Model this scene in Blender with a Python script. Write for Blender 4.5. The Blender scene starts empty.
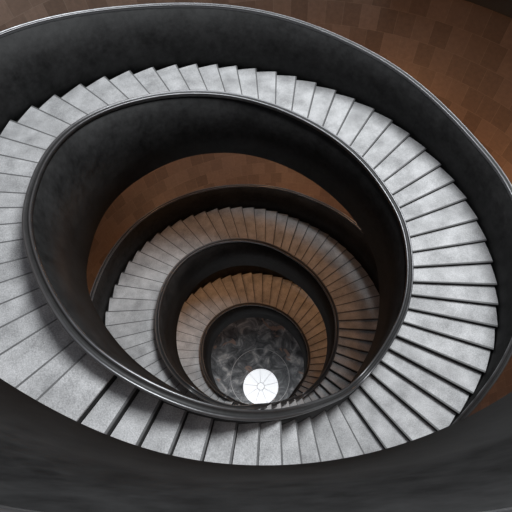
import bpy, math, random
from mathutils import Vector, Matrix
random.seed(4)
# survey of the stairwell (plan angles, radii and levels; one survey unit = 6.2 m)
G = {"D": 0.63283, "M": [[0.99854, 0.03634, 0.03991], [-0.01221, 0.87235, -0.48872], [-0.05257, 0.48752, 0.87153]],
 "f": 0.8318, "wo": 0.28489, "ro": [0.8098, 0.8088, 0.8093, 0.8141, 0.8213, 0.8303, 0.8406, 0.8509, 0.8633, 0.8741, 0.884, 0.8949, 0.9087, 0.9216, 0.9328, 0.9396, 0.9415, 0.9377, 0.9314, 0.9229, 0.9115, 0.8987, 0.887, 0.8772, 0.8674, 0.8577, 0.8477, 0.8373, 0.8264, 0.8144, 0.8033, 0.794, 0.7847, 0.775, 0.7646, 0.7555, 0.7499, 0.7464, 0.744, 0.7407, 0.7371, 0.7345, 0.7335, 0.7334, 0.7323, 0.7285, 0.7211, 0.7115, 0.7043, 0.7009, 0.7022, 0.7052, 0.7115, 0.7208, 0.735, 0.7481, 0.76, 0.7731, 0.7857, 0.7965, 0.8047, 0.8087, 0.81],
 "hp": 0.05542, "Hf": 0.26722, "h1": 0.22749, "rf": 0.94384, "w1": 0.27179, "th": [4.1145, 3.9826, 3.8982, 3.7659, 3.6683, 3.5725, 3.478, 3.3893, 3.2861, 3.1937, 3.107, 3.0239, 2.9282, 2.8396, 2.7566, 2.6719, 2.5753, 2.48, 2.3725, 2.2735, 2.1709, 2.0739, 1.9754, 1.8877, 1.7967, 1.7079, 1.6181, 1.5202, 1.4223, 1.3211, 1.2177, 1.1153, 1.0057, 0.8983, 0.7862, 0.6764, 0.5659, 0.463, 0.3564, 0.2424, 0.1339, 0.0273, -0.079, -0.1679, -0.2636, -0.3646, -0.4704, -0.5719, -0.6733, -0.7854, -0.902, -1.0167, -1.152, -1.2796, -1.4002, -1.4888, -1.5626, -1.6445, -1.7288, -1.8155, -1.9092, -2.0, -2.0871],
 "z": [-0.785, -0.762, -0.7742, -0.7865, -0.7987, -0.811, -0.8212, -0.831, -0.8409, -0.8507, -0.8605, -0.8722, -0.8848, -0.8974, -0.91, -0.9226, -0.9371, -0.9533, -0.9695, -0.9858, -1.002, -1.0178, -1.0326, -1.0475, -1.0624, -1.0772, -1.0917, -1.1044, -1.1171, -1.1298, -1.1425, -1.1552, -1.1654, -1.1755, -1.1857, -1.1959, -1.206, -1.2169, -1.2278, -1.2388, -1.2497, -1.2607, -1.2739, -1.2883, -1.3027, -1.3171, -1.3315, -1.3505, -1.3695, -1.3885, -1.4075, -1.4265, -1.4455, -1.341, -1.2365, -1.132, -1.0275, -0.923, -0.9, -0.877, -0.854, -0.831, -0.808],
 "L3": {"r": 0.50751, "x": -0.05765, "y": 0.15106, "s": 0.97671, "zr": [-2.0991, -2.0945, -2.0921, -2.0907, -2.0898, -2.0879, -2.0847, -2.0811, -2.0777, -2.0742, -2.0706, -2.0666, -2.0622, -2.0561, -2.0465, -2.0359, -2.0257, -2.0162, -2.0078, -1.9993, -1.9894, -1.9792, -1.9691, -1.9592, -1.9503, -1.9412, -1.9324, -1.9232, -1.9144, -1.9049, -1.8953, -1.886, -1.8761, -1.8665, -1.8574, -1.8485, -1.8397, -1.8325, -1.8259, -1.8194, -1.8112, -1.8022, -1.7903, -1.7776, -1.7663, -1.7531, -1.7377, -1.7247, -1.7464, -1.7771, -1.8041, -1.8283, -1.8541, -1.8807, -1.9527, -2.0416, -2.1143, -2.1725, -2.2277, -2.2826, -2.2965, -2.2859, -2.2617, -2.2377, -2.2134, -2.1889, -2.1677, -2.1519, -2.1399, -2.1284, -2.1176, -2.1067],
 "rr": [0.3746, 0.3729, 0.3711, 0.3696, 0.3683, 0.3676, 0.3674, 0.3681, 0.3695, 0.3716, 0.3742, 0.3775, 0.3812, 0.3856, 0.3904, 0.3958, 0.4022, 0.4094, 0.4171, 0.4249, 0.4326, 0.4399, 0.4466, 0.4533, 0.4601, 0.4667, 0.4728, 0.4784, 0.4831, 0.4868, 0.4892, 0.4904, 0.4909, 0.491, 0.4909, 0.4912, 0.4921, 0.4938, 0.4959, 0.4983, 0.5006, 0.5028, 0.5045, 0.5055, 0.5061, 0.5072, 0.5081, 0.5085, 0.5076, 0.5051, 0.5004, 0.4926, 0.4808, 0.4662, 0.4502, 0.4342, 0.4196, 0.4077, 0.3999, 0.3955, 0.3935, 0.3931, 0.3937, 0.3944, 0.3944, 0.3931, 0.3908, 0.388, 0.3851, 0.3821, 0.3792, 0.3767],
 "fb": [0.264, 0.2618, 0.2591, 0.2561, 0.253, 0.2501, 0.2474, 0.2453, 0.2437, 0.2423, 0.2412, 0.2404, 0.2399, 0.2397, 0.2399, 0.2404, 0.2414, 0.2428, 0.2445, 0.2464, 0.2485, 0.2505, 0.2524, 0.2546, 0.257, 0.2594, 0.2618, 0.264, 0.266, 0.2675, 0.2688, 0.2698, 0.2707, 0.2713, 0.2717, 0.2719, 0.2718, 0.2714, 0.2706, 0.2695, 0.2682, 0.267, 0.266, 0.2654, 0.2652, 0.2653, 0.2656, 0.266, 0.2665, 0.2671, 0.2677, 0.2682, 0.2687, 0.2694, 0.2701, 0.2707, 0.2713, 0.2718, 0.2722, 0.2726, 0.2729, 0.2732, 0.2734, 0.2734, 0.2732, 0.2727, 0.272, 0.2712, 0.2701, 0.2689, 0.2675, 0.2658],
 "h1": [0.2672, 0.2678, 0.2683, 0.2685, 0.2683, 0.2674, 0.2659, 0.2634, 0.2599, 0.2553, 0.2498, 0.2437, 0.2373, 0.2307, 0.2244, 0.2183, 0.2115, 0.2045, 0.1974, 0.1907, 0.1846, 0.1795, 0.1757, 0.1732, 0.1718, 0.171, 0.1707, 0.1706, 0.1702, 0.1694, 0.168, 0.1665, 0.1648, 0.1634, 0.1623, 0.1617, 0.1619, 0.1629, 0.1645, 0.1667, 0.1692, 0.172, 0.175, 0.1779, 0.1809, 0.1841, 0.1875, 0.191, 0.1946, 0.1982, 0.2019, 0.2055, 0.2092, 0.2129, 0.2167, 0.2205, 0.2242, 0.2279, 0.2314, 0.2349, 0.2384, 0.2418, 0.2451, 0.2482, 0.2512, 0.2538, 0.2564, 0.2588, 0.2611, 0.2632, 0.2649, 0.2662]}, "L4": {"r": 0.39205, "x": -0.10004, "y": 0.1286, "s": 0.89726, "zr": [-2.9606, -2.9542, -2.9487, -2.9436, -2.9388, -2.9336, -2.9282, -2.9235, -2.9193, -2.9152, -2.9109, -2.9061, -2.9006, -2.8938, -2.8847, -2.8751, -2.8651, -2.8548, -2.8442, -2.8326, -2.8193, -2.8057, -2.7923, -2.7789, -2.766, -2.7526, -2.7391, -2.7252, -2.7118, -2.6983, -2.6853, -2.6732, -2.6611, -2.6495, -2.6388, -2.6284, -2.6183, -2.6095, -2.6013, -2.5934, -2.5844, -2.5754, -2.5649, -2.5546, -2.5464, -2.5373, -2.5269, -2.519, -2.5434, -2.5763, -2.606, -2.6334, -2.6625, -2.6926, -2.7646, -2.852, -2.9246, -2.9838, -3.0399, -3.0958, -3.1136, -3.1088, -3.0915, -3.074, -3.0557, -3.0365, -3.0199, -3.0075, -2.9981, -2.9886, -2.979, -2.9686],
 "rr": [0.3179, 0.3243, 0.3304, 0.3363, 0.3421, 0.3478, 0.3534, 0.3591, 0.3649, 0.3709, 0.3769, 0.3828, 0.3885, 0.3938, 0.3986, 0.4027, 0.4066, 0.4102, 0.4134, 0.416, 0.4181, 0.4196, 0.4203, 0.4203, 0.4197, 0.4185, 0.4167, 0.4144, 0.4117, 0.4084, 0.4042, 0.399, 0.3932, 0.3872, 0.3813, 0.376, 0.3715, 0.3681, 0.3652, 0.3629, 0.3608, 0.3587, 0.3564, 0.3538, 0.3509, 0.348, 0.345, 0.3418, 0.3384, 0.3345, 0.3302, 0.3251, 0.3189, 0.3119, 0.3047, 0.2975, 0.2909, 0.2851, 0.2806, 0.2763, 0.2723, 0.269, 0.2665, 0.2652, 0.2653, 0.2672, 0.2715, 0.2777, 0.2854, 0.2938, 0.3025, 0.3107],
 "fb": [0.2486, 0.2457, 0.2426, 0.2392, 0.2357, 0.2322, 0.2287, 0.2254, 0.2222, 0.2188, 0.2154, 0.212, 0.209, 0.2063, 0.2043, 0.2029, 0.2021, 0.2018, 0.2019, 0.2024, 0.2031, 0.2041, 0.2054, 0.2069, 0.2089, 0.2111, 0.2136, 0.2162, 0.2189, 0.2217, 0.2247, 0.228, 0.2315, 0.235, 0.2384, 0.2416, 0.2446, 0.2472, 0.2497, 0.252, 0.2542, 0.2562, 0.2581, 0.2599, 0.2616, 0.263, 0.2644, 0.2656, 0.2667, 0.2676, 0.2684, 0.2691, 0.2696, 0.27, 0.2702, 0.2703, 0.2702, 0.27, 0.2696, 0.2691, 0.2685, 0.2677, 0.2667, 0.2656, 0.2644, 0.2629, 0.2614, 0.2596, 0.2578, 0.2557, 0.2535, 0.2511]}, "L0": {"r": 0.61771, "x": -0.008, "y": -0.02592, "h": 0.3436, "z": [-0.6668, -0.6106, -0.5526, -0.5065, -0.4855, -0.5025, -0.5707, -0.764, -0.7261, -0.7058],
 "zb": [-0.4501, -0.448, -0.4455, -0.4424, -0.4389, -0.435, -0.4308, -0.4264, -0.4218, -0.4169, -0.4117, -0.4064, -0.401, -0.3957, -0.3906, -0.3856, -0.3807, -0.3757, -0.371, -0.3665, -0.3622, -0.3584, -0.3549, -0.3517, -0.3487, -0.3459, -0.3436, -0.3415, -0.34, -0.3389, -0.3382, -0.3378, -0.3376, -0.3378, -0.3384, -0.3396, -0.3415, -0.3434, -0.3452, -0.3474, -0.3508, -0.3558, -0.3617, -0.3701, -0.3835, -0.4044, -0.4325, -0.4648, -0.4969, -0.5241, -0.5422, -0.5504, -0.5512, -0.5474, -0.5417, -0.5368, -0.5332, -0.5302, -0.5266, -0.5188, -0.505, -0.4884, -0.4728, -0.4619, -0.4568, -0.4549, -0.4548, -0.4548, -0.4537, -0.4529, -0.4523, -0.4515]}, "L2": {"zr": [-1.2054, -1.196, -1.1869, -1.1781, -1.1694, -1.1609, -1.1525, -1.1442, -1.1359, -1.1274, -1.1187, -1.1096, -1.0999, -1.0897, -1.0789, -1.0677, -1.0558, -1.0433, -1.0303, -1.0167, -1.0029, -0.9889, -0.9749, -0.9609, -0.947, -0.9331, -0.9193, -0.9055, -0.8919, -0.8786, -0.8655, -0.8528, -0.8406, -0.8289, -0.8179, -0.8074, -0.7973, -0.7876, -0.7779, -0.7682, -0.7585, -0.749, -0.7403, -0.7329, -0.7275, -0.7251, -0.7262, -0.7317, -0.7417, -0.756, -0.7743, -0.7967, -0.8245, -0.8603, -0.9076, -0.9678, -1.039, -1.1148, -1.1865, -1.2457, -1.2873, -1.3102, -1.3171, -1.3129, -1.3026, -1.2897, -1.276, -1.2627, -1.2499, -1.2377, -1.2262, -1.2155],
 "rr": [0.433, 0.4364, 0.4404, 0.4445, 0.4481, 0.4509, 0.4542, 0.4586, 0.4646, 0.4717, 0.4793, 0.4871, 0.4953, 0.504, 0.5132, 0.5227, 0.533, 0.544, 0.5552, 0.5666, 0.578, 0.5886, 0.5982, 0.6078, 0.6166, 0.6246, 0.6318, 0.6384, 0.6441, 0.6475, 0.647, 0.6421, 0.6333, 0.6219, 0.6094, 0.597, 0.5861, 0.5756, 0.564, 0.5524, 0.5417, 0.5329, 0.5265, 0.5222, 0.52, 0.5196, 0.5192, 0.5183, 0.517, 0.5156, 0.5141, 0.5121, 0.508, 0.5009, 0.4903, 0.4764, 0.4614, 0.4478, 0.4374, 0.4301, 0.4247, 0.4207, 0.418, 0.4164, 0.4159, 0.4164, 0.4184, 0.4214, 0.4245, 0.4267, 0.4286, 0.4305],
 "fb": [0.3286, 0.3182, 0.3071, 0.296, 0.2854, 0.2762, 0.2691, 0.2644, 0.2617, 0.2604, 0.2598, 0.2592, 0.2581, 0.2564, 0.2545, 0.2526, 0.2511, 0.2503, 0.2505, 0.2515, 0.2532, 0.2556, 0.2586, 0.2623, 0.2665, 0.2724, 0.2802, 0.2885, 0.2963, 0.3022, 0.305, 0.3048, 0.3026, 0.2985, 0.2927, 0.2852, 0.276, 0.2633, 0.2465, 0.2281, 0.2103, 0.1955, 0.1861, 0.1823, 0.1823, 0.1854, 0.1906, 0.1973, 0.2046, 0.2131, 0.2236, 0.2356, 0.2483, 0.2611, 0.2735, 0.286, 0.2992, 0.3125, 0.3254, 0.3373, 0.3476, 0.3571, 0.3665, 0.3749, 0.3814, 0.3853, 0.3858, 0.3818, 0.3738, 0.3633, 0.3513, 0.3393],
 "h1": [-1.0758, -1.0607, -1.052, -1.0471, -1.0439, -1.04, -1.0332, -1.0236, -1.0127, -1.001, -0.9885, -0.9757, -0.9626, -0.949, -0.9346, -0.9197, -0.9044, -0.8891, -0.874, -0.8597, -0.846, -0.8328, -0.8196, -0.8061, -0.7919, -0.7762, -0.7593, -0.7421, -0.7256, -0.7109, -0.699, -0.6899, -0.683, -0.6781, -0.6752, -0.674, -0.6742, -0.6759, -0.679, -0.6832, -0.6883, -0.6942, -0.7012, -0.7104, -0.7226, -0.7384, -0.758, -0.7815, -0.8088, -0.8404, -0.8765, -0.9164, -0.9605, -1.0107, -1.0695, -1.1403, -1.2219, -1.3063, -1.3825, -1.4403, -1.4725, -1.475, -1.4517, -1.4112, -1.3626, -1.3133, -1.2692, -1.2298, -1.1921, -1.1568, -1.1251, -1.0978]}}
S = 6.2          # metres per survey unit
ZF = -3.5       # survey level of the lowest floor
PI = math.pi
def P(x, y, z): return (x*S, y*S, (z-ZF)*S)
def lerp_cyc(v, t):
    n = len(v); x = (t/(2*PI)*n) % n; i = int(x) % n; f = x-int(x)
    a, b, c, d = v[(i-1) % n], v[i], v[(i+1) % n], v[(i+2) % n]
    return b+.5*f*(c-a+f*(2*a-5*b+4*c-d+f*(3*(b-c)+d-a)))

# ---------------------------------------------------------------- materials
def new_mat(name):
    m = bpy.data.materials.new(name); m.use_nodes = True
    nt = m.node_tree; return m, nt, nt.nodes['Principled BSDF']
def N(nt, t, **kw):
    n = nt.nodes.new(t)
    for k, v in kw.items():
        if k in n.inputs.keys(): n.inputs[k].default_value = v
        else: setattr(n, k, v)
    return n
def ramp(nt, src, stops):
    r = nt.nodes.new('ShaderNodeValToRGB'); e = r.color_ramp.elements
    while len(e) < len(stops): e.new(.5)
    for el, (p, c) in zip(e, stops): el.position = p; el.color = (*c, 1)
    nt.links.new(src, r.inputs[0]); return r
def speckle(name, lo, hi, rough, s1=3, s2=45, bump=.15, spec=.5, metal=0):
    m, nt, b = new_mat(name)
    tc = N(nt, 'ShaderNodeTexCoord')
    a = N(nt, 'ShaderNodeTexNoise', Scale=s1, Detail=5, Roughness=.6)
    c = N(nt, 'ShaderNodeTexNoise', Scale=s2, Detail=3, Roughness=.7)
    for n in (a, c): nt.links.new(tc.outputs['Object'], n.inputs['Vector'])
    mx = N(nt, 'ShaderNodeMath', operation='MULTIPLY_ADD'); mx.inputs[1].default_value = .5
    nt.links.new(a.outputs[0], mx.inputs[0])
    h = N(nt, 'ShaderNodeMath', operation='MULTIPLY'); h.inputs[1].default_value = .5
    nt.links.new(c.outputs[0], h.inputs[0]); nt.links.new(h.outputs[0], mx.inputs[2])
    r = ramp(nt, mx.outputs[0], [(.36, lo), (.64, hi)])
    nt.links.new(r.outputs[0], b.inputs['Base Color'])
    b.inputs['Roughness'].default_value = rough; b.inputs['Metallic'].default_value = metal
    b.inputs['Specular IOR Level'].default_value = spec
    bp = N(nt, 'ShaderNodeBump', Strength=bump, Distance=.02)
    nt.links.new(c.outputs[0], bp.inputs['Height']); nt.links.new(bp.outputs[0], b.inputs['Normal'])
    return m
g3 = lambda v: (v, v, v*1.01)
M_tread = speckle('pale_granite', g3(.25), g3(.60), .62, 2.5, 55, .35, .35)
M_strip = speckle('dark_nosing_strip', g3(.11), g3(.16), .6, 2, 30, .1, .2)
M_riser = speckle('dark_riser_steel', g3(.012), g3(.022), .6, 2, 30, .1, .2)
M_par = speckle('charcoal_plaster', g3(.003), g3(.019), .6, 1.6, 7, .12, .22)
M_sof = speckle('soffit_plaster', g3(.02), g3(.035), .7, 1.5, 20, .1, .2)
M_slab = speckle('slab_plaster', (.012, .014, .017), (.02, .023, .027), .7, 1.5, 20, .1, .2)
M_rail, nt, b = new_mat('brushed_dark_steel')
b.inputs['Base Color'].default_value = (.15, .15, .155, 1); b.inputs['Metallic'].default_value = .8; b.inputs['Roughness'].default_value = .34
tc = N(nt, 'ShaderNodeTexCoord'); n = N(nt, 'ShaderNodeTexNoise', Scale=8, Detail=4)
nt.links.new(tc.outputs['Object'], n.inputs['Vector'])
r = ramp(nt, n.outputs[0], [(.3, (.28,)*3), (.7, (.42,)*3)]); nt.links.new(r.outputs[0], b.inputs['Roughness'])
M_groove = speckle('rail_groove', g3(.02), g3(.035), .5, 3, 30, .05, .3)

M_wall, nt, b = new_mat('brown_stone_panels')
uv = N(nt, 'ShaderNodeUVMap')
br = N(nt, 'ShaderNodeTexBrick', Scale=1.0); br.offset = .5
br.inputs['Color1'].default_value = (.12, .08, .06, 1); br.inputs['Color2'].default_value = (.21, .145, .112, 1)
br.inputs['Mortar'].default_value = (.24, .18, .14, 1); br.inputs['Mortar Size'].default_value = .005
br.inputs['Brick Width'].default_value = .46; br.inputs['Row Height'].default_value = .62; br.inputs['Bias'].default_value = .1
nt.links.new(uv.outputs[0], br.inputs['Vector'])
no = N(nt, 'ShaderNodeTexNoise', Scale=9, Detail=6, Roughness=.7); nt.links.new(uv.outputs[0], no.inputs['Vector'])
mx = N(nt, 'ShaderNodeMixRGB', blend_type='MULTIPLY'); mx.inputs[0].default_value = .55
rr = ramp(nt, no.outputs[0], [(.3, (.6, .6, .6)), (.7, (1.15, 1.12, 1.1))])
nt.links.new(br.outputs[0], mx.inputs[1]); nt.links.new(rr.outputs[0], mx.inputs[2])
nt.links.new(mx.outputs[0], b.inputs['Base Color']); b.inputs['Roughness'].default_value = .6

M_floor, nt, b = new_mat('dark_marble')
tc = N(nt, 'ShaderNodeTexCoord')
a = N(nt, 'ShaderNodeTexNoise', Scale=1.6, Detail=8, Roughness=.65, Distortion=.8)
nt.links.new(tc.outputs['Object'], a.inputs['Vector'])
r = ramp(nt, a.outputs[0], [(.36, (.07, .074, .08)), (.5, (.2, .21, .22)), (.57, (.36, .37, .38)), (.66, (.7, .69, .67))])
c = N(nt, 'ShaderNodeTexNoise', Scale=1.1, Detail=3, Roughness=.5, Distortion=1.2)
mp = N(nt, 'ShaderNodeMapping'); mp.inputs['Location'].default_value = (3.1, 7.7, 0); nt.links.new(tc.outputs['Object'], mp.inputs[0]); nt.links.new(mp.outputs[0], c.inputs['Vector'])
rc = ramp(nt, c.outputs[0], [(.62, (0, 0, 0)), (.66, (1, 1, 1))])
mx = N(nt, 'ShaderNodeMixRGB'); nt.links.new(rc.outputs[0], mx.inputs[0]); nt.links.new(r.outputs[0], mx.inputs[1]); mx.inputs[2].default_value = (.42, .30, .25, 1)
nt.links.new(mx.outputs[0], b.inputs['Base Color']); b.inputs['Roughness'].default_value = .22
M_inlay = speckle('pale_inlay', g3(.45), g3(.6), .4)
M_patch = speckle('rose_marble', (.30, .17, .12), (.5, .36, .30), .3, 4, 20, .1)
M_pale = speckle('pale_marble', g3(.3), g3(.55), .3, 4, 20, .1)
M_glow, nt, b = new_mat('reflection_glow')  # emission stands in for the skylight mirrored in the floor
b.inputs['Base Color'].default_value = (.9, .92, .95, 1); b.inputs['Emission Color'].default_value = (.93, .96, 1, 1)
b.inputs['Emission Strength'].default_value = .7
M_spoke = speckle('reflection_rib', g3(.28), g3(.36), .4)  # grey of the mirrored skylight's ribs

# ---------------------------------------------------------------- objects
col = bpy.context.scene.collection
def link(name, verts, faces, mat, parent=None, smooth=False, uvs=None, mi=None):
    me = bpy.data.meshes.new(name); me.from_pydata(verts, [], faces); me.update()
    for m in (mat if isinstance(mat, list) else [mat]): me.materials.append(m)
    if mi: me.polygons.foreach_set('material_index', mi)
    if smooth: me.polygons.foreach_set('use_smooth', [True]*len(me.polygons))
    if uvs:
        l = me.uv_layers.new(name='UVMap')
        for p in me.polygons:
            for li, vi in zip(p.loop_indices, p.vertices): l.data[li].uv = uvs[vi]
    o = bpy.data.objects.new(name, me); col.objects.link(o)
    if parent: o.parent = parent
    return o
def empty(name, label, cat, group=None):
    o = bpy.data.objects.new(name, None); col.objects.link(o)
    o['label'] = label; o['category'] = cat
    if group: o['group'] = group
    o.empty_display_size = .3
    return o
def sweep(name, sections, mat, parent=None, closed=True, smooth=True, mi=None, mats=None):
    """sections: rings of points (closed profile) along the path -> one solid"""
    v = []; f = []; k = len(sections[0]); n = len(sections); idx = []
    for s in sections: v += s
    for i in range(n if closed else n-1):
        j = (i+1) % n
        for a in range(k):
            c = (a+1) % k
            f.append((i*k+a, i*k+c, j*k+c, j*k+a)); idx.append(mi[a] if mi else 0)
    if not closed:
        f.append(tuple(range(k))[::-1]); f.append(tuple((n-1)*k+a for a in range(k))); idx += [0, 0]
    return link(name, v, f, mats or mat, parent, smooth, mi=idx if mi else None)

def pol(cx, cy, r, t, z): return P(cx+r*math.cos(t), cy+r*math.sin(t), z)

# cross section of a handrail cap: two rounded bars with a dark groove between, width w, centred at 0, top at h
def rail_profile(w, h):
    pts = []; idx = []
    a = w/2
    for side in (-1, 1):
        c = side*a*.70; rr = a*.30
        for k in range(7):
            ph = PI - k*PI/6
            pts.append((c+rr*math.cos(ph), h-rr*.9+rr*math.sin(ph)*.9))
    pts += [(a*.98, -h*.4), (-a*.98, -h*.4)]
    return pts
def make_rail(name, parent, rad, zz, cx, cy, w, t0=0, t1=2*PI, n=220, closed=True, wf=None):
    prof = rail_profile(w, w*.45)
    mi = [0]*6+[1]+[0]*6+[0, 1, 0]
    secs = []
    for i in range(n if closed else n+1):
        t = t0+(t1-t0)*i/n
        k = wf(t) if wf else 1
        secs.append([pol(cx, cy, rad(t)+p*k, t, zz(t)+q) for p, q in prof])
    return sweep(name, secs, None, parent, closed, True, mi, [M_rail, M_groove])

def skew(t):
    d = abs(((t-math.radians(150))+PI) % (2*PI)-PI)
    return .003+.010*max(0, 1-d/1.6)
def flight(level, N, label, D, cx, cy, th=None, z=None, outer=True):
    """one turn of the stair: treads and risers between an inner and an outer parapet"""
    root = empty('staircase_turn', label, 'staircase', 'turns of the spiral staircase')
    rr = lambda t: lerp_cyc(D['rr'], t)
    zr = lambda t: lerp_cyc(D['zr'], t)
    fb = lambda t: lerp_cyc(D['fb'], t)
    n = len(th)
    if 'ro' in D: wof = lambda t: zline(t, th, D['ro'], True)-rr(t)
    else: wof = lambda t: G['wo']
    TH = .0045
    def tread_h(i): return z[i]
    lo = [min(z[i], z[(i+1) % n], z[i-1]) for i in range(n)]
    # treads
    for i in range(n):
        a = th[i-1]; b_ = th[i]
        while b_ > a: b_ -= 2*PI
        up_cw = z[(i+1) % n] > z[i]+1e-5     # next one clockwise is higher
        up_cc = z[i-1] > z[i]+1e-5
        nose = .0012; gap = .0011
        ta = a+(nose/.55 if not up_cc else -gap/.55)       # overhang past the lower neighbour,
        tb = b_-(nose/.55 if not up_cw else -gap/.55)      # a narrow shadow joint at the back
        m = 4
        cut = .0045/(rr(b_)+wof(b_)*.5)                    # width of the dark nosing strip, on the open edge
        hi_b = up_cw and not up_cc
        ks = [ta+(tb-ta)*k/(m-1) for k in range(m)]
        if hi_b: ks = [ta, ta-cut]+ks[1:]
        else: ks = ks[:-1]+[tb+cut, tb]
        zt = z[i]; v = []
        for zz in (zt, zt-TH):
            for k in range(m+1):
                t = ks[k]; u = (t-ta)/(tb-ta)
                r0 = rr(t)+.012; r1 = rr(t)+wof(t)-skew(t)*(1-u)
                v.append(pol(cx, cy, r0, t, zz)); v.append(pol(cx, cy, r1, t, zz))
        q = 2*(m+1); f = []
        for k in range(m):
            x = 2*k
            f += [(x, x+1, x+3, x+2), (q+x, q+x+2, q+x+3, q+x+1), (x, x+2, q+x+2, q+x), (x+1, q+x+1, q+x+3, x+3)]
        f += [(0, q, q+1, 1), (2*m, 2*m+1, q+2*m+1, q+2*m)]
        link('tread', v, f, [M_tread, M_strip], root, mi=[1 if (p//4 == (0 if hi_b else m-1) and p%4 == 0) else 0 for p in range(4*m)]+([1, 0] if hi_b else [0, 1]))
        # riser block carrying the tread
        zb = min(z[i-1], z[(i+1) % n], z[i])-.03
        v = []
        for zz in (zt-TH-.0002, zb):
            for k in range(m+1):
                t = a+(b_-a)*k/m
                v.append(pol(cx, cy, rr(t)+.010, t, zz)); v.append(pol(cx, cy, rr(t)+wof(t)+.001, t, zz))
        f = [p for p in f]
        link('riser', v, f, M_riser, root)
    # inner parapet: leaning well-side face, cap, short stair-side face
    pth = lambda t: zr(t)
    sec = []; ns = 200
    for i in range(ns):
        t = 2*PI*i/ns
        r = rr(t); zt = zr(t)-.006; h = fb(t)
        ztr = zline(t, th, z)
        zb = zr(t)-h
        bt = min(ztr-.035, zb+.03)
        sec.append([pol(cx, cy, r+.017, t, zt), pol(cx, cy, r+.002, t, zt), pol(cx, cy, r-.002-(r*.05-.002)*.5, t, zt-h*.5),
                    pol(cx, cy, r*.95, t, zb), pol(cx, cy, r*.95+.02, t, zb-.002), pol(cx, cy, r+.017, t, bt)])
    ip = sweep('inner_parapet', sec, M_par, root)
    make_rail('handrail', ip, lambda t: rr(t)+.0085, lambda t: zr(t)-.004, cx, cy, .021)
    # soffit slab under the treads
    sec = []
    for i in range(ns):
        t = 2*PI*i/ns
        zb = smooth_z(t, th, z)-.055
        sec.append([pol(cx, cy, rr(t)+.018, t, zb+.02), pol(cx, cy, rr(t)+.018, t, zb-.012), pol(cx, cy, rr(t)+wof(t)+.018, t, zb-.012), pol(cx, cy, rr(t)+wof(t)+.018, t, zb+.02)])
    sweep('soffit', sec, M_sof, root)
    if outer:
        sec = []
        zo = D['zo']
        for i in range(ns):
            t = 2*PI*i/ns
            zt = zo(t)-.004; zb = smooth_z(t, th, z)-.07
            r = rr(t)+wof(t)
            sec.append([pol(cx, cy, r+.018, t, zt), pol(cx, cy, r+.002, t, zt), pol(cx, cy, r+.002, t, zb), pol(cx, cy, r+.018, t, zb)])
        op = sweep('outer_parapet', sec, M_par, root)
        make_rail('handrail', op, lambda t: rr(t)+wof(t)+.010, lambda t: zo(t)-.002, cx, cy, .017)
    return root

def zline(t, th, z, smooth=False):
    t = t % (2*PI)
    n = len(th)
    for i in range(n):
        a = th[i-1] % (2*PI); b_ = th[i] % (2*PI)
        d = (a-t) % (2*PI); w = (a-b_) % (2*PI)
        if d <= w: return z[i-1]+(z[i]-z[i-1])*d/w if smooth else z[i]
    return z[0]
def smooth_z(t, th, z):
    return min(zline(t+k*.03, th, z) for k in range(-4, 5))

# turn 2 (the wide upper ring)
th2, z2 = G['th'], G['z']
L2 = G['L2']; L2['ro'] = G['ro']; L2['zo'] = lambda t: lerp_cyc(G['L2']['h1'], t)
flight(2, 63, 'large uppermost turn of pale grey granite steps between charcoal parapets', L2, 0, 0, th2, z2)
# turns 3 and 4
zi = lambda t: smooth_prof(t)
def even(N, L, hp):
    th = [1.43-2*PI/N*i for i in range(N)]
    return th, [lerp_cyc(L['zr'], t)-hp for t in th]
hp = .05
L3 = G['L3']; th3, z3 = even(62, L3, hp)
L3['zo'] = lambda t: lerp_cyc(G['L3']['zr'], t)-hp+lerp_cyc(G['L3']['h1'], t)
flight(3, 62, 'middle turn of the spiral, brownish grey steps, seen through the largest ring', L3, L3['x'], L3['y'], th3, z3)
L4 = G['L4']; th4, z4 = even(54, L4, .03)
L4['zo'] = lambda t: lerp_cyc(G['L4']['zr'], t)-.03+G['h1']
flight(4, 54, 'smallest lowest turn of warm brown steps around the dark round floor', L4, L4['x'], L4['y'], th4, z4)

# upper turn: only its inner parapet comes near the camera
L0 = G['L0']
root = empty('upper_parapet', 'near charcoal parapet curving across the bottom of the view', 'parapet')
t0, t1, ns = math.radians(188), math.radians(352), 120
sec = []
for i in range(ns+1):
    t = t0+(t1-t0)*i/ns
    zb = lerp_cyc(L0['zb'], t); zt = zb+L0['h']*1.11
    r = L0['r']; rb = r*G['rf']
    sec.append([pol(L0['x'], L0['y'], r+.018, t, zt), pol(L0['x'], L0['y'], r, t, zt), pol(L0['x'], L0['y'], rb, t, zb), pol(L0['x'], L0['y'], rb+.03, t, zb)])
pp = sweep('parapet_wall', sec, M_par, root, closed=False)
make_rail('handrail', root, lambda t: L0['r']+.009, lambda t: lerp_cyc(L0['zb'], t)+L0['h']*1.11, L0['x'], L0['y'], .018, t0, t1, 120, False)

# ---------------------------------------------------------------- setting
def struct(o): o['kind'] = 'structure'; return o
RW = 1.16
ns = 128; v = []; f = []; uvs = []
zs = [ZF, .12]
for i in range(ns+1):
    t = 2*PI*i/ns
    for r in (RW, RW+.04):
        for zz in zs:
            v.append(pol(0, 0, r, t, zz)); uvs.append((t*RW*S, zz*S))
for i in range(ns):
    a = i*4; c = a+4
    f += [(a, a+1, c+1, c), (a+2, c+2, c+3, a+3), (a+1, a+3, c+3, c+1)]
struct(link('wall_round', v, f, M_wall, uvs=uvs))
# dark ledge on the wall, upper right
secs = []
for i in range(41):
    t = math.radians(-25+88*i/40)
    secs.append([pol(0, 0, RW-.03, t, -.70), pol(0, 0, RW-.03, t, -.885), pol(0, 0, RW-.001, t, -.885), pol(0, 0, RW-.001, t, -.70)])
struct(sweep('trim_1', secs, M_slab, closed=False))
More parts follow.
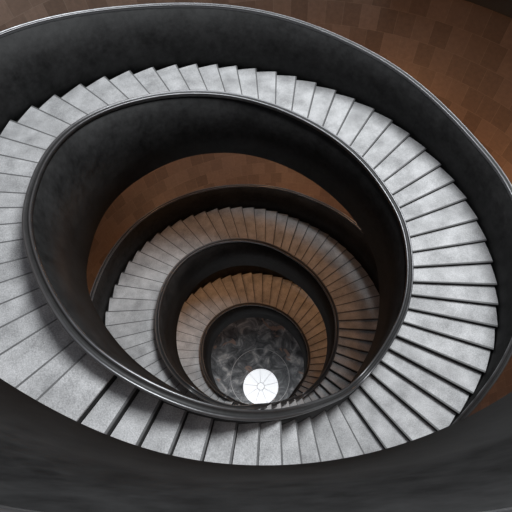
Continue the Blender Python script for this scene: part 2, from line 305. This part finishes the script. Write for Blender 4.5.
# floor
n = 96
v = [pol(0, 0, RW+.04, 2*PI*i/n, ZF) for i in range(n)]+[pol(0, 0, RW+.04, 2*PI*i/n, ZF-.03) for i in range(n)]
f = [tuple(range(n)), tuple(range(2*n-1, n-1, -1))]+[(i, n+i, n+(i+1) % n, (i+1) % n) for i in range(n)]
struct(link('floor', v, f, M_floor))

# ring inlay and painted skylight reflection on the floor
K = (-ZF)/2.9
def floor_pt(x, y): return x, y
def disc(name, cx, cy, r0, r1, z, mat, parent=None, h=.004, n=72):
    secs = [[pol(cx, cy, r1, 2*PI*i/n, z+h), pol(cx, cy, r0, 2*PI*i/n, z+h), pol(cx, cy, r0, 2*PI*i/n, z-.002), pol(cx, cy, r1, 2*PI*i/n, z-.002)] for i in range(n)]
    return sweep(name, secs, mat, parent, smooth=False)
CAM = (0.0, -G['D'])
sc_ = ZF/-2.9
def fp(x, y): return CAM[0]+(x-CAM[0])*sc_, CAM[1]+(y-CAM[1])*sc_
x, y = fp(-.1175, .0355)
o = disc('floor_ring_inlay', x, y, .199*sc_, .203*sc_, ZF+.0006, M_inlay, h=.001)
o['label'] = 'thin pale ring set into the dark marble floor'; o['category'] = 'inlay'
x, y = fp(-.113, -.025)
root = empty('skylight_reflection', 'round white skylight reflection with radial ribs, a glowing disc on the floor', 'reflection')  # glowing disc and ribs imitate the skylight mirrored in polished marble
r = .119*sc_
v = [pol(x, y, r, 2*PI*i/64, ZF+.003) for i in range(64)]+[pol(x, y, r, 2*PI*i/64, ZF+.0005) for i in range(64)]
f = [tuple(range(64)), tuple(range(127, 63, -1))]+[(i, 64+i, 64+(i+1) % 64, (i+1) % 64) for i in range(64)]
link('reflection_disc', v, f, M_glow, root)
disc('rim', x, y, r, r+.004, ZF+.003, M_spoke, root, h=.001)
disc('hub', x, y, .028, .031, ZF+.005, M_spoke, root, h=.0005)
for k in range(9):
    t = 2*PI*k/9+.2; w = .0010
    dx, dy = math.cos(t), math.sin(t); v = []
    for zz in (ZF+.0052, ZF+.0031):
        for rad, s in ((.031, -1), (.031, 1), (r, 1), (r, -1)):
            v.append(P(x+dx*rad-dy*w*s, y+dy*rad+dx*w*s, zz))
    link('rib', v, [(0, 1, 2, 3), (7, 6, 5, 4), (0, 4, 5, 1), (1, 5, 6, 2), (2, 6, 7, 3), (3, 7, 4, 0)], M_spoke, root)

# ---------------------------------------------------------------- light
def area(name, loc, size, power, color, target=None):
    l = bpy.data.lights.new(name, 'AREA'); l.shape = 'DISK'; l.size = size; l.energy = power; l.color = color
    o = bpy.data.objects.new(name, l); col.objects.link(o); o.location = loc
    if target is not None:
        o.rotation_euler = (Vector(target)-Vector(loc)).to_track_quat('-Z', 'Y').to_euler()
    return o
def lamp(name, loc, power, color=(1, .50, .22), r=.25):
    l = bpy.data.lights.new(name, 'POINT'); l.energy = power; l.color = color; l.shadow_soft_size = r
    o = bpy.data.objects.new(name, l); col.objects.link(o); o.location = loc; return o
area('skylight', P(.95, .6, 1.3), 7.0, 3600, (.95, .98, 1.0), P(-.05, .1, -2.0))
for a, e in ((-15, 45), (20, 62), (55, 70), (90, 52), (130, 26)):  # added unseen warm lights, tint the middle turn and the wall
    lamp('warm_fill_mid', pol(-.02, .12, .84, math.radians(a), -1.55), e)
for a, e in ((-10, 42), (30, 46), (75, 50), (120, 42), (165, 30)):  # added unseen warm lights that brown the lowest turn's steps
    lamp('warm_fill_low', pol(-.08, .14, .70, math.radians(a), -2.42), e)
for a in (205, 240, 275, 310, 345):  # added unseen neutral lights under the lowest turn, lift the dark floor
    lamp('floor_fill', pol(-.08, .10, .40, math.radians(a), -3.22), 34, (.95, .97, 1))
w = bpy.data.worlds.new('World'); bpy.context.scene.world = w; w.use_nodes = True
w.node_tree.nodes['Background'].inputs[0].default_value = (.75, .85, 1, 1)
w.node_tree.nodes['Background'].inputs[1].default_value = .26

# ---------------------------------------------------------------- camera
cam = bpy.data.cameras.new('Camera'); co = bpy.data.objects.new('Camera', cam); col.objects.link(co)
m = Matrix(G['M']).to_4x4(); m.translation = Vector(P(0, -G['D'], 0)); co.matrix_world = m
cam.lens = G['f']*500/512*36; cam.sensor_width = 36; cam.clip_start = .02
sc = bpy.context.scene; sc.camera = co
sc.view_settings.view_transform = 'Standard'; sc.view_settings.look = 'None'; sc.view_settings.gamma = 1
sc.view_settings.use_curve_mapping = False; sc.view_settings.exposure = 0
